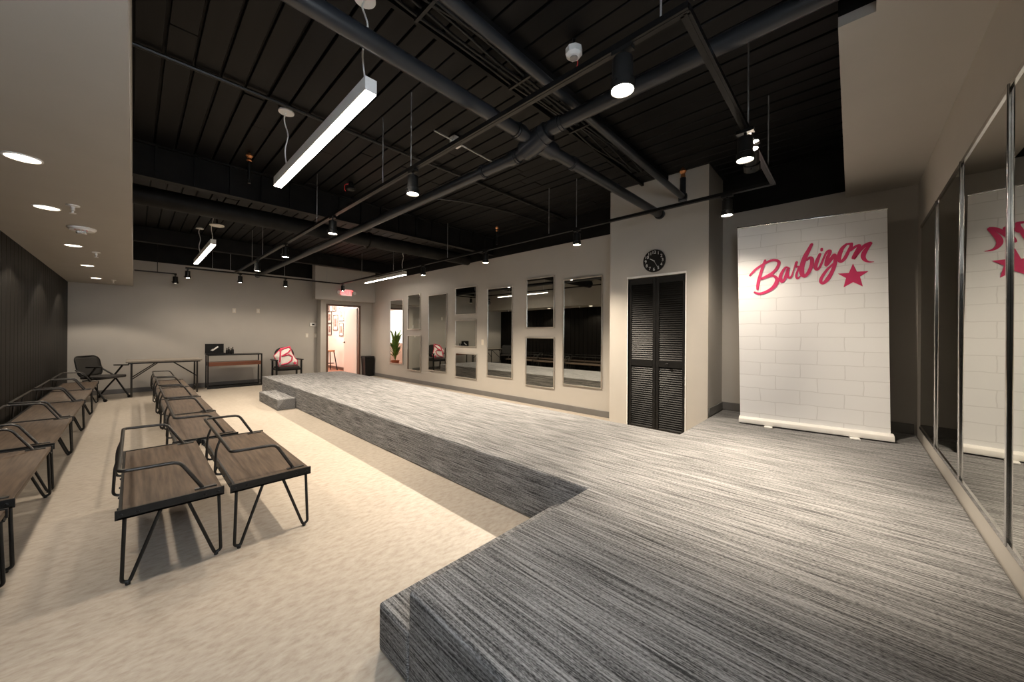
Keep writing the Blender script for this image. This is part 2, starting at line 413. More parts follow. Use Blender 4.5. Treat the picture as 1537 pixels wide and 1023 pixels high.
# carpeted stage and runway
b = MB(); b.prism([(.71,YN+.005),(XB-.002,YN+.005),(XB-.002,1.215),(3.665,1.215),(3.665,9.5),(1.962,9.5),(1.962,1.20),(.71,1.20)], 0, HS)
st = b.build('stage', M['carpet'], smooth=0, bevel=.014, seg=3)
tag(st, 'L-shaped grey striped carpet stage with long runway', 'stage')
tag(MB().box((.71,1.203,0),(1.957,1.432,.196)).build('stage_step', M['carpet'], smooth=0, bevel=.012, seg=3), 'long low carpeted step along the near edge of the stage', 'step')
tag(MB().box((1.675,7.07,0),(1.957,8.33,.185)).build('stage_step', M['carpet'], smooth=0, bevel=.012, seg=3), 'short carpeted step against the far end of the runway', 'step')

# ------------------------------------------------------------------ small gallery mirrors on wall_right
def gallery_mirror(y0, y1, z0, z1, label, d=.022):
    t = thing('wall_mirror', label, 'mirror', (XG, (y0+y1)/2, z0), 0, 'silver framed mirrors on the gallery wall')
    hw = (y1-y0)/2; h = z1-z0; f = .020
    b = MB()
    b.box((-d,-hw,0),(0,hw,f)); b.box((-d,-hw,h-f),(0,hw,h)); b.box((-d,-hw,f),(0,-hw+f,h-f)); b.box((-d,hw-f,f),(0,hw,h-f))
    b.build('frame', M['silver_frame'], t, bevel=.004, seg=2)
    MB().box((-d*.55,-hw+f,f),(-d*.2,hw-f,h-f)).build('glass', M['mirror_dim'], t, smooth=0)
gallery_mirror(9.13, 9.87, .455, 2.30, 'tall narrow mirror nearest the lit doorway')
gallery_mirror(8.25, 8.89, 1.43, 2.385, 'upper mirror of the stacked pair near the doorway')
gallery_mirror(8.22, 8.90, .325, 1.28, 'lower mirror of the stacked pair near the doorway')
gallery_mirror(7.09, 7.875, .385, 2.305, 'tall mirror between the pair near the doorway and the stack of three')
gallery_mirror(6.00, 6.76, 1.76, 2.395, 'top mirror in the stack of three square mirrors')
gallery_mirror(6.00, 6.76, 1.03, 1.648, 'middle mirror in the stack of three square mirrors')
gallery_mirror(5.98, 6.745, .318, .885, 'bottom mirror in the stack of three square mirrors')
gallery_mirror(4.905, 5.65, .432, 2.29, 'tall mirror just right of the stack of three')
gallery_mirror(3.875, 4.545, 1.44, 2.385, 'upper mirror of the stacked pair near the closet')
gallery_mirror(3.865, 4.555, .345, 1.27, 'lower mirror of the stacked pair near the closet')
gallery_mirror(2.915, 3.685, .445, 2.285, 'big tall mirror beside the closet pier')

# tall wall mirrors with chrome posts on wall_near
xs = [5.00, 4.15, 3.31, 2.425, 1.55]
wl = ['tall wall mirror panel in the corner by the banner wall', 'second tall mirror panel from the banner corner', 'tall mirror panel reflecting the edge of the banner',
      'tall mirror panel past the thick chrome post, cut by the right edge']
for i in range(4):
    xa, xb = xs[i+1], xs[i]
    t = thing('wall_mirror', wl[i], 'mirror', ((xa+xb)/2, YN, .485), 0, 'tall mirror panels with chrome posts')
    hw = (xb-xa)/2 - .004; h = 1.85
    MB().box((-hw, 0, 0), (hw, .008, h)).build('glass', M['mirror'], t, smooth=0)
    MB().box((-hw, 0, -.012), (hw, .014, .012)).build('edge_rail', M['chrome'], t, smooth=0)
    MB().box((-hw, 0, h-.012), (hw, .014, h+.012)).build('edge_rail', M['chrome'], t, smooth=0)
    MB().box((-hw-.004, .0, -.012), (-hw+.016, .018, h+.012)).build('post', M['chrome'], t, bevel=.004)

# ------------------------------------------------------------------ closet doors, clock, wall plates
def closet_leaf(y0, y1, label, name):
    t = thing(name, label, 'door', (XC+.02, (y0+y1)/2, .012), 0, 'black louvred closet doors'); t['kind'] = 'thing'
    hw = (y1-y0)/2 - .003; H = KH-.03; st_ = .038; mid = .94
    b = MB()
    b.box((0,-hw,0),(.032,-hw+st_,H)); b.box((0,hw-st_,0),(.032,hw,H))
    b.box((0,-hw+st_,0),(.032,hw-st_,.10)); b.box((0,-hw+st_,H-.075),(.032,hw-st_,H)); b.box((0,-hw+st_,mid-.045),(.032,hw-st_,mid+.045))
    b.build('frame', M['gloss_black'], t, bevel=.003)
    for z0, z1 in ((.10, mid-.045), (mid+.045, H-.075)):
        l = MB(); n = int((z1-z0)/.0275); p = (z1-z0)/n
        for i in range(n):
            zc = z0+p*(i+.5)
            l.bar((.017,-hw+st_-.004,zc),(.017,hw-st_+.004,zc), .005, .034, (.55,0,.83))
        l.build('louvres', M['gloss_black'], t, smooth=0)
    return t
ym = (KY0+KY1)/2
closet_leaf(ym, KY1, 'left leaf of the black louvred closet doors', 'closet_door')
t = closet_leaf(KY0, ym, 'right leaf of the black louvred closet doors, with small knob', 'closet_door')
MB().lathe([(.006,0),(.006,-.016),(.014,-.02),(.016,-.028),(.010,-.034)], (0,.03,.94), 'x', 14).build('knob', M['black_metal'], t)

t = thing('wall_clock', 'round black wall clock above the closet doors', 'clock', (XC, 1.872, 2.287))
MB().lathe([(.145,0),(.147,-.010),(.142,-.02),(.134,-.022),(.132,-.014)], (0,0,0), 'x', 48).build('case', M['gloss_black'], t)
def yz(fn): return fn
def digit(txt, y, z, s, mat, parent, name, xoff=-.0165):
    cu = bpy.data.curves.new('t', 'FONT'); cu.body = txt; cu.size = s; cu.align_x = 'CENTER'; cu.align_y = 'CENTER'; cu.extrude = .001
    o = bpy.data.objects.new('t', cu); COL.objects.link(o)
    dg = bpy.context.evaluated_depsgraph_get()
    me = bpy.data.meshes.new_from_object(o.evaluated_get(dg)); bpy.data.objects.remove(o)
    me.materials.clear(); me.materials.append(mat)
    R = Matrix(((0,0,-1),(-1,0,0),(0,1,0))).to_4x4()   # text x -> -Y, text y -> Z, text normal -> -X
    me.transform(Matrix.Translation((xoff, y, z)) @ R)
    ob = bpy.data.objects.new(name, me); COL.objects.link(ob); ob.parent = parent
    return ob
nb = MB()
for h in range(1, 13):
    a = pi/2 - h*pi/6
    dg_ = digit(str(h), -.110*cos(a), .110*sin(a), .056, M['white'], t, 'numeral')
    nb.add([v_.co for v_ in dg_.data.vertices], [list(f_.vertices) for f_ in dg_.data.polygons])
    bpy.data.objects.remove(dg_)
nb.build('lettering', M['white'], t, smooth=0)
def hand(ang, ln, wd, nm, mat=M['white']):
    a = pi/2 - radians(ang); d = Vector((0,-cos(a), sin(a)))
    MB().bar(Vector((-.020,0,0)) - d*.012, Vector((-.020,0,0)) + d*ln, .002, wd, (0, sin(a), cos(a))).build(nm, mat, t, smooth=0)
hand(302, .062, .008, 'hour_hand'); hand(150, .090, .005, 'minute_hand', M['rod'])
MB().lathe([(.008,-.014),(.008,-.023),(.003,-.025)], (0,0,0), 'x', 14).build('hub', M['rod'], t)

def plate(name, label, x, z, wd=.072, ht=.115, y=YB, toggles=1, cat='switch', mat='cream'):
    t = thing(name, label, cat, (x, y, z))
    MB().box((-wd/2,-.006,-ht/2),(wd/2,0,ht/2)).build('cover', M[mat], t, bevel=.003)
    b = MB()
    for k in range(toggles):
        xo = (k-(toggles-1)/2)*.046; b.box((xo-.014,-.010,-.032),(xo+.014,-.006,.032))
    b.build('rocker' if cat == 'switch' else 'socket', M['white'], t, bevel=.002)
plate('wall_outlet', 'cream outlet plate high on the back wall, nearer the black panelling', 1.75, 1.882, cat='outlet')
plate('wall_outlet', 'cream outlet plate high on the back wall, nearer the doorway', 2.258, 1.90, cat='outlet')
plate('light_switch', 'cream switch plate on the back wall below the thermostat', 3.43, 1.252)
plate('light_switch', 'cream switch plate on the back wall, nearest the doorway', 3.655, 1.249)
t = thing('thermostat', 'small white thermostat with dark display left of the doorway', 'thermostat', (3.585, YB, 1.572))
MB().box((-.085,-.03,-.05),(.085,0,.05)).build('body', M['white'], t, bevel=.006)
MB().box((-.03,-.032,-.022),(.035,-.029,.022)).build('display', M['gloss_black'], t)
t = thing('light_switch', 'lone cream switch plate between the mirrors', 'switch', (XG, 5.805, 1.146))
MB().box((-.006,-.036,-.058),(0,.036,.058)).build('cover', M['cream'], t, bevel=.003)
MB().box((-.010,-.014,-.032),(-.006,.014,.032)).build('rocker', M['cream'], t, bevel=.002)

# exit sign
t = thing('exit_sign', 'lit red EXIT sign with two lamp heads above the doorway', 'exit sign', (4.30, 10.85, 2.515))
MB().box((-.16,-.05,-.10),(.16,0,.10)).build('housing', M['white'], t, bevel=.006)
MB().box((-.145,-.053,-.085),(.145,-.049,.085)).build('face', M['exit_face'], t)
cu = bpy.data.curves.new('t', 'FONT'); cu.body = 'EXIT'; cu.size = .18; cu.align_x = 'CENTER'; cu.align_y = 'CENTER'; cu.extrude = .001; cu.offset = .009
o = bpy.data.objects.new('t', cu); COL.objects.link(o)
me = bpy.data.meshes.new_from_object(o.evaluated_get(bpy.context.evaluated_depsgraph_get())); bpy.data.objects.remove(o)
me.materials.clear(); me.materials.append(M['exit_red'])
me.transform(Matrix.Translation((0,-.0545,0)) @ Matrix.Rotation(pi/2, 4, 'X'))
o = bpy.data.objects.new('lettering', me); COL.objects.link(o); o.parent = t
for sx in (-1, 1):
    MB().tube([(sx*.16,-.025,0),(sx*.205,-.03,0)], .012, 8).lathe([(.02,0),(.046,-.02),(.05,-.05),(.04,-.055)], (sx*.225,-.02,0), 'y', 18).build('lamp_head', M['white'], t)

# ------------------------------------------------------------------ the doorway and the bright hall behind it
b = MB(); b.box((DX0-.05,YD-.012,0),(DX0,YD+.13,DH+.05)); b.box((DX1,YD-.012,0),(DX1+.05,YD+.13,DH+.05)); b.box((DX0,YD-.012,DH),(DX1,YD+.13,DH+.05))
struct(b.build('trim_3', M['door_brown'], bevel=.004), 'dark brown frame of the lit doorway', 'door frame')
YH = 16.2
struct(MB().box((2.0,YB+.12,-.1),(5.3,YH,0.0)).box((DX0,YD+.13,-.1),(DX1,YB+.12,0.001)).build('floor', M['far_floor'], smooth=0), 'red brown floor of the hall beyond the doorway', 'floor')
struct(MB().box((5.16,YD+.12,0),(5.3,YH,2.7)).box((2.0,YH,0),(5.3,YH+.1,2.7)).box((1.9,YB+.12,0),(2.0,YH,2.7)).build('wall_hall', M['far_paint'], smooth=0), 'pale hall walls beyond the doorway', 'wall')
struct(MB().box((1.9,YB+.12,2.7),(5.3,YH+.1,2.8)).box((3.63,YD+.12,2.7),(5.3,YB+.12,2.8)).build('ceiling', M['far_paint'], smooth=0), 'hall ceiling', 'ceiling')
struct(MB().box((5.145,YB,0),(5.16,YH,.10)).build('baseboard_hall', M['door_brown'], smooth=0), 'brown hall baseboard', 'baseboard')
t = thing('hall_door', 'white hinged door standing open into the hall', 'door', (DX1+.005, YD+.135, .01), radians(93))
MB().box((0,-.022,0),(.86,.022,2.10)).build('leaf', M['door_white'], t, bevel=.003)
MB().lathe([(.008,-.03),(.008,-.055),(.026,-.065),(.028,-.08),(.016,-.092)], (.79,.105,1.02), 'y', 18).build('knob', M['gunmetal'], t)
MB().lathe([(.008,-.12),(.008,-.13),(.028,-.134),(.028,-.144)], (.79,.105,1.02), 'y', 14).build('rose', M['gunmetal'], t)
for zz in (.25, 1.05, 1.85): MB().box((-.012,-.026,zz),(.012,-.005,zz+.09)).build('hinge', M['gunmetal'], t)
fr = [((14.72,14.29),(1.70,2.15),'uppermost portrait frame beside the hall door jamb, second column'),((14.66,14.30),(1.25,1.69),'low framed photo at the far left in the hall'),
      ((14.14,13.69),(1.43,2.00),'framed photo in the middle column in the hall'),((13.58,13.15),(1.76,2.25),'big framed photo at the top right in the hall'),
      ((13.56,13.19),(1.22,1.70),'low framed photo at the right in the hall'),((14.78,14.55),(2.16,2.42),'small framed photo highest at the far left in the hall'),
      ((14.20,13.88),(2.13,2.38),'small framed photo highest in the middle of the hall wall')]
fr[0] = (fr[0][0], fr[0][1], 'framed photo with a pale mount at the far left in the hall')
for (ya, yb), (za, zb), lb in fr:
    t = thing('picture_frame', lb, 'picture', (5.16, (ya+yb)/2, za), 0, 'framed photos on the hall wall')
    hw = abs(ya-yb)/2; h = zb-za; f = .025
    MB().box((-.02,-hw,0),(0,hw,f)).box((-.02,-hw,h-f),(0,hw,h)).box((-.02,-hw,f),(0,-hw+f,h-f)).box((-.02,hw-f,f),(0,hw,h-f)).build('frame', M['black_metal'], t)
    MB().box((-.012,-hw+f,f),(-.002,hw-f,h-f)).build('mount', M['paper'], t, smooth=0)
    MB().box((-.014,-hw*.5,h*.25),(-.011,hw*.5,h*.78)).build('photo', M['photo_dark'], t, smooth=0)
t = thing('bar_stool', 'wooden bar stool with black legs standing in the hall', 'stool', (4.80, 13.55, 0), radians(15))
MB().lathe([(.02,.66),(.18,.665),(.19,.69),(.185,.715),(.17,.72),(.02,.712)], seg=28).build('seat', M['stool_wood'], t)
for sx, sy in ((1,1),(1,-1),(-1,1),(-1,-1)):
    MB().tube([(sx*.11,sy*.11,.67),(sx*.19,sy*.19,.0)], .018, 10).build('leg', M['black_metal'], t)
MB().tube([(.165*cos(a*pi/8),.165*sin(a*pi/8),.25) for a in range(17)], .010, 8).build('foot_ring', M['black_metal'], t)
MB().tube([(-.13,-.10,.70),(-.19,-.12,.98)], .012, 8).tube([(-.13,.10,.70),(-.19,.12,.98)], .012, 8).build('back_post', M['black_metal'], t)
b = MB(); b.prism([(-.17+.02*cos(i*pi/6)*0 - .035*cos((i-5)*pi/12), (i-5)*.036) for i in range(11)] + [(-.195 - .035*cos((i-5)*pi/12), (i-5)*.036) for i in reversed(range(11))], .88, .98, lambda a,c,h:(a+.0,c,h))
b.build('backrest', M['stool_wood'], t)
t = thing('potted_plant', 'leafy green potted plant in the hall, seen in the mirror by the doorway', 'plant', (3.45, 12.75, 0))
MB().lathe([(.11,0),(.15,.28),(.165,.30),(.15,.30),(.13,.26)], seg=24).build('pot', M['pot'], t)
b = MB()
for k in range(46):
    a = random.uniform(0, 2*pi); r = random.uniform(.12,.38); h = random.uniform(.6,1.55); z0 = .28
    p0 = Vector((0,0,z0)); p2 = Vector((r*cos(a), r*sin(a), h)); p1 = Vector((r*.25*cos(a), r*.25*sin(a), h*.9))
    side = Vector((-sin(a), cos(a), 0)); P = []; F = []
    for i in range(7):
        u = i/6; p = p0*(1-u)**2 + p1*2*u*(1-u) + p2*u*u; wv = .05*sin(pi*min(1,u*1.02))**.8*(.25 if u < .4 else 1)+.003
        P += [p-side*wv, p+side*wv]
    for i in range(6): F.append((2*i,2*i+1,2*i+3,2*i+2))
    b.add(P, F)
b.build('foliage', M['leaf'], t)
t = thing('hall_lamp', 'round ceiling lamp in the hall', 'lamp', (4.45, 13.0, 2.70))
MB().lathe([(.20,0),(.20,-.03),(.18,-.035)], seg=28).build('rim', M['white'], t)
MB().lathe([(.178,-.032),(.172,-.045),(.1,-.055)], seg=28).build('diffuser', M['far_lens'], t)
def light(kind, name, loc, energy, color, parent, **kw):
    d = bpy.data.lights.new(name, kind); d.energy = energy; d.color = color
    for k, v in kw.items(): setattr(d, k, v)
    o = bpy.data.objects.new(name, d); COL.objects.link(o); o.location = loc; o.parent = parent
    return o
light('POINT', 'hall_bulb', (0,0,-.12), 170, (1.0,.76,.64), t, shadow_soft_size=.1)
struct(MB().box((2.0,14.0,.9),(2.012,16.0,2.4)).build('window_1', M['daylight'], smooth=0), 'bright hall window', 'window')

# ------------------------------------------------------------------ lamps
def linear_light(label, x, y0, y1, canopies, mid=False):
    t = thing('linear_light', label, 'ceiling light', (x, (y0+y1)/2, 2.72), 0, 'long white hanging lights')
    h = (y1-y0)/2
    MB().box((-.035,-h,.006),(.035,h,.088)).build('housing', M['white'], t, bevel=.002)
    if mid:
        MB().box((-.031,-h+.004,0),(.031,-.015,.008)).build('diffuser', M['led'], t, smooth=0)
        MB().box((-.031,.015,0),(.031,h-.004,.008)).build('diffuser', M['led'], t, smooth=0)
    else:
        MB().box((-.031,-h+.004,0),(.031,h-.004,.008)).build('diffuser', M['led'], t, smooth=0)
    for k, cyy in enumerate(canopies):
        yy = cyy - (y0+y1)/2
        pts = [(0,yy,.088)] + [(.012*sin(i*1.3+k), yy+.025*sin(i*.9+k), .088+.06*i) for i in range(1,9)] + [(0,yy,.60)]
        MB().tube(pts, .0055, 7, fillet=.03, nf=3).build('cord', M['white'], t)
        MB().lathe([(.062,.60),(.062,.612),(.05,.625),(.05,.632)], (0,yy,0), seg=24).build('canopy', M['white'], t)
linear_light('long lit hanging light over the middle of the room, nearest the camera', .945, 2.04, 4.01, (2.13, 3.74))
linear_light('lit hanging light at the far end in front of the back wall', .866, 7.4, 9.75, (7.55, 9.15))
linear_light('two-section lit hanging light along the mirror wall', 4.44, 7.72, 9.85, (7.85,), True)

def downlight(label, x, y, watts=12):
    t = thing('recessed_light', label, 'downlight', (x, y, 2.32), 0, 'round recessed lights in the soffit')
    MB().lathe([(.075,0),(.075,-.004),(.066,-.006),(.064,0)], seg=36, cap=False).build('trim_ring', M['white'], t)
    MB().lathe([(.064,.001),(.064,-.003),(.03,-.004)], seg=36).build('lens', M['can'], t)
    light('SPOT', 'beam', (0,0,-.012), CAN_W, WARM, t, spot_size=radians(116), spot_blend=.25, shadow_soft_size=.05)
for i, (yy, lb) in enumerate(((3.47,'first recessed soffit light, biggest and nearest the camera'),(4.71,'second recessed soffit light from the camera'),(6.55,'third recessed soffit light, past the oval detector'),
                              (8.36,'fourth recessed soffit light'),(10.2,'last recessed soffit light, nearest the back wall'))):
    downlight(lb, -.445 if i == 0 else -.487, yy)

# lighting track: one suspended rectangle of black rail with thin rods
XT1, XT3, YT2, YT4, ZT = 1.60, 3.96, .52, 10.35, 2.70
t = thing('light_track', 'suspended black lighting track rectangle with thin rods', 'light track', (0,0,0))
def rail(p0, p1): MB().bar(p0, p1, .042, .030).bar(Vector(p0)-Vector((0,0,.013)), Vector(p1)-Vector((0,0,.013)), .014, .008).build('rail', M['track_black'], t, smooth=0)
rail((XT1,YT2-.018,ZT),(XT1,YT4,ZT)); rail((XT1,YT2,ZT),(XT3,YT2,ZT)); rail((XT3,YT2-.018,ZT),(XT3,YT4,ZT)); rail((.75,YT4,ZT),(XT3,YT4,ZT))
for (x, y) in ((XT1,2.70),(XT1,3.20),(XT1,.62),(XT1,4.96),(1.6,7.76),(XT1,8.6),(3.69,YT2),(2.88,YT2),(XT3,2.61),(XT3,3.06),(XT3,5.4),(XT3,7.4),(XT3,9.0),(1.2,YT4),(2.6,YT4),(3.6,YT4),(1.52,YT4)):
    MB().tube([(x,y,ZT+.01),(x,y,ZC+.02)], .0048, 8).build('rod', M['rod'], t)
t2 = thing('light_track', 'short separate black track beside the soffit on the back wall', 'light track', (0,0,0))
MB().bar((.0,11.1,2.64),(.66,11.1,2.64), .036, .024).build('rail', M['black_metal'], t2, smooth=0)
MB().tube([(.35,11.1,2.64),(.35,11.1,ZC+.02)], .006, 8).build('rod', M['black_metal'], t2)

def spot(label, x, y, z=ZT, r=.052, watts=SPOT_W, tilt=(0,0), ang=140, aim=None, glass='lens'):
    t = thing('track_spotlight', label, 'spotlight', (x, y, z), 0, 'black cylinder spotlights on the track')
    MB().box((-.02,-.05,-.035),(.02,.05,-.012)).tube([(0,0,-.03),(0,0,-.062)], .009, 10).build('mount', M['black_metal'], t)
    MB().lathe([(r*.55,-.058),(r*.82,-.064),(r*.86,-.075),(r*.86,-.165),(r,-.17),(r,-.215),(r*.93,-.215),(r*.90,-.205)], seg=28).tube([(-r*1.0,0,-.185),(-r*1.25,0,-.185)], .006, 8).build('can', M['black_metal'], t)
    MB().lathe([(r*.90,-.203),(r*.88,-.207),(r*.4,-.2085)], seg=28).build('lens', M[glass], t)
    o = light('SPOT', 'beam', (0,0,-.222), watts, WARM, t, spot_size=radians(ang), spot_blend=1.0, shadow_soft_size=r*.7)
    o.rotation_euler = (radians(tilt[0]), radians(tilt[1]), 0)
    if aim:
        R = Matrix.Rotation(radians(aim[1]), 4, 'Y') @ Matrix.Rotation(radians(aim[0]), 4, 'X'); p = Vector((0,0,-.07))
        for c in t.children:
            if not c.name.startswith('mount'):
                c.matrix_local = Matrix.Translation(p) @ R @ Matrix.Translation(-p) @ c.matrix_local
    return t
spot('big black spotlight nearest the track corner overhead', XT1, .80, r=.056, watts=SPOT_W*.12, ang=90)
spot('black spotlight on the track beside the near hanging light', XT1, 2.67, watts=SPOT_W*.9, ang=98)
spot('black spotlight high over the mid runway edge, third along the left rail', XT1, 4.43, watts=SPOT_W*1.3, ang=98)
spot('black spotlight fourth along the left rail', XT1, 6.33, watts=SPOT_W*1.4, ang=98)
spot('black spotlight fifth along the left rail, before the back wall', XT1, 8.15, watts=SPOT_W*1.5, ang=98)
spot('bright spotlight on the short crossing rail in front of the banner', 2.79, YT2, watts=SPOT_W*2.8, ang=72)
spot('spotlight tilted towards the banner beside the bright one on the crossing rail', 2.99, YT2, watts=SPOT_W*5.0, ang=80, aim=(5,-46))
spot('black spotlight on the rail beside the closet pier, lighting the banner', XT3, .885, tilt=(0,-12), watts=SPOT_W*.55, ang=120)
spot('bright spotlight on the right rail nearest the closet pier mirrors', XT3, 2.60, watts=SPOT_W*2.4, tilt=(0,14))
spot('bright spotlight above the tall mirror right of the stack of three', XT3, 4.36, watts=SPOT_W*2.5, tilt=(0,14))
spot('bright spotlight above the stack of three square mirrors', XT3, 6.20, watts=SPOT_W*2.6, tilt=(0,14))
spot('spotlight on the back rail just above the exit sign', XT3, 10.2, watts=SPOT_W*.7)
spot('glowing spotlight on the back rail beside the drain pipe end', 2.62, YT4, watts=SPOT_W*.3)
spot('dark spotlight hanging left on the back rail', 1.70, YT4, watts=SPOT_W*.25)
spot('spotlight at the free left end of the back rail', .79, YT4, watts=SPOT_W*.25)
spot('small spotlight on the separate short track', .64, 11.1, z=2.64, watts=SPOT_W*.004, ang=70, glass='can')

# ceiling devices
def soffit_sprinkler(label, x, y):
    t = thing('sprinkler_head', label, 'sprinkler', (x, y, 2.32), 0, 'white sprinklers in the soffit')
    MB().lathe([(.038,0),(.037,-.007),(.025,-.010),(.012,-.012)], seg=24).build('escutcheon', M['white'], t)
    MB().lathe([(.012,-.010),(.012,-.04),(.007,-.045),(.007,-.058),(.019,-.062),(.019,-.065),(.004,-.066)], seg=18).build('deflector', M['white'], t)
soffit_sprinkler('white pendant sprinkler in the soffit beside the second recessed light', -.337, 4.48)
soffit_sprinkler('white pendant sprinkler in the soffit past the third recessed light', -.33, 6.9)
soffit_sprinkler('white pendant sprinkler at the far end of the soffit', -.276, 10.3)
t = thing('fire_strobe', 'white oval alarm strobe with red lettering under the soffit', 'alarm', (-.35, 5.40, 2.32))
MB().lathe([(.095,0),(.095,-.010),(.080,-.028),(.05,-.034)], seg=36).build('body', M['white'], t)
MB().box((-.035,-.05,-.062),(.035,-.015,-.03)).build('strobe', M['chrome'], t, bevel=.006)
for k, ch in enumerate('FIRE'):
    cu = bpy.data.curves.new('t', 'FONT'); cu.body = ch; cu.size = .028; cu.extrude = .0006; cu.align_x = 'CENTER'; cu.align_y = 'CENTER'
    o = bpy.data.objects.new('t', cu); COL.objects.link(o)
    me = bpy.data.meshes.new_from_object(o.evaluated_get(bpy.context.evaluated_depsgraph_get())); bpy.data.objects.remove(o)
    me.materials.clear(); me.materials.append(M['red'])
    me.transform(Matrix.Translation(((k-1.5)*.024, -.066, -.0325)) @ Matrix.Rotation(radians(160), 4, 'X'))
    o = bpy.data.objects.new('lettering', me); COL.objects.link(o); o.parent = t
def alarm(label, x, y, wires=True):
    t = thing('ceiling_sensor', label, 'sensor', (x, y, ZC))
    MB().tube([(0,0,0.01),(0,0,-.06)], .012, 8).build('stem', M['black_metal'], t)
    MB().lathe([(.052,-.055),(.058,-.06),(.058,-.10),(.042,-.118),(.01,-.12)], seg=8).build('body', M['white'], t, smooth=20)
    MB().lathe([(.026,-.117),(.026,-.128),(.01,-.130)], seg=18).build('lens', M['rod'], t)
    if wires: MB().tube([(.045,0,-.09),(.065,.01,-.13),(.045,.02,-.17),(.02,.02,-.18)], .004, 6, fillet=.03).build('wire', M['red'], t)
alarm('white boxy ceiling sensor with a dangling red wire', 2.08, 1.40)
t = thing('junction_box', 'white junction box clipped to two rods beside the pipe junction', 'junction box', (2.28, 2.98, ZC))
MB().box((-.05,-.04,-.09),(.05,.04,.0)).build('box', M['white'], t, bevel=.006)
MB().tube([(-.28,-.02,-.05),(-.05,-.01,-.05)], .008, 8).tube([(.05,.0,-.05),(.62,.03,-.05)], .008, 8).build('conduit', M['rod'], t)
t = thing('horn_strobe', 'small black horn with red wires near the left rail', 'alarm', (2.0, 4.9, ZC))
MB().lathe([(.03,0),(.035,-.05),(.06,-.09),(.055,-.10),(.03,-.08)], seg=18).build('horn', M['black_metal'], t)
MB().tube([(-.03,0,-.03),(-.08,.01,-.05),(-.075,.02,-.11),(-.06,.02,-.13)], .006, 6, fillet=.03).build('wire', M['red'], t)
t = thing('ceiling_disc', 'round white ceiling cover under the black duct', 'ceiling cover', (.86, 7.0, 2.95))
MB().tube([(0,0,.0),(0,0,.42)], .01, 8).build('stem', M['black_metal'], t)
MB().lathe([(.09,0),(.09,-.012),(.06,-.022)], seg=24).build('cover', M['cream'], t)

# ------------------------------------------------------------------ roll-up banner (local x across from its left edge, z up from the carpet)
BW = 1.172
bang = math.atan2(-1.165, .124)
t = thing('rollup_banner', 'tall white brick-print roll-up banner with magenta script lettering and star', 'banner', (4.631, .898, HS), bang)
# fabric quad: slightly out of plumb as it hangs
bl, br, tr, tl = (.004, .06), (BW-.006, .06), (BW-.038, 2.135), (-.033, 2.16)
b = MB(); n = 14
P = []; F = []
for j in range(n+1):
    for i in range(n+1):
        u, v_ = i/n, j/n
        x = (bl[0]*(1-u)+br[0]*u)*(1-v_) + (tl[0]*(1-u)+tr[0]*u)*v_
        z = (bl[1]*(1-u)+br[1]*u)*(1-v_) + (tl[1]*(1-u)+tr[1]*u)*v_
        P.append((x, .0012*sin(u*5.2+.6)*sin(v_*2.5), z))
for j in range(n):
    for i in range(n): F.append((j*(n+1)+i, j*(n+1)+i+1, (j+1)*(n+1)+i+1, (j+1)*(n+1)+i))
b.add(P, F); fab = b.build('fabric', M['banner'], t, smooth=0)
so = fab.modifiers.new('thick', 'SOLIDIFY'); so.thickness = .0012; so.offset = 1
MB().tube([(tl[0]-.004, .002, tl[1]), (tr[0]+.004, .002, tr[1])], .009, 12).build('top_rail', M['chrome'], t)
MB().prism([(-.055,.012),(.055,.012),(.058,.03),(.05,.058),(.02,.075),(-.02,.075),(-.05,.058),(-.058,.03)], -.006, BW+.012, lambda a,z,h:(h,a,z)).build('base_cassette', M['white'], t, bevel=.003)
for xx in (.26, .92): MB().box((xx-.035,-.12,0),(xx+.035,.12,.012)).build('foot', M['white'], t, bevel=.003)
MB().tube([(BW*.5,.03,.05),(BW*.5-.02,.03,2.13)], .008, 10).build('pole', M['rod'], t)
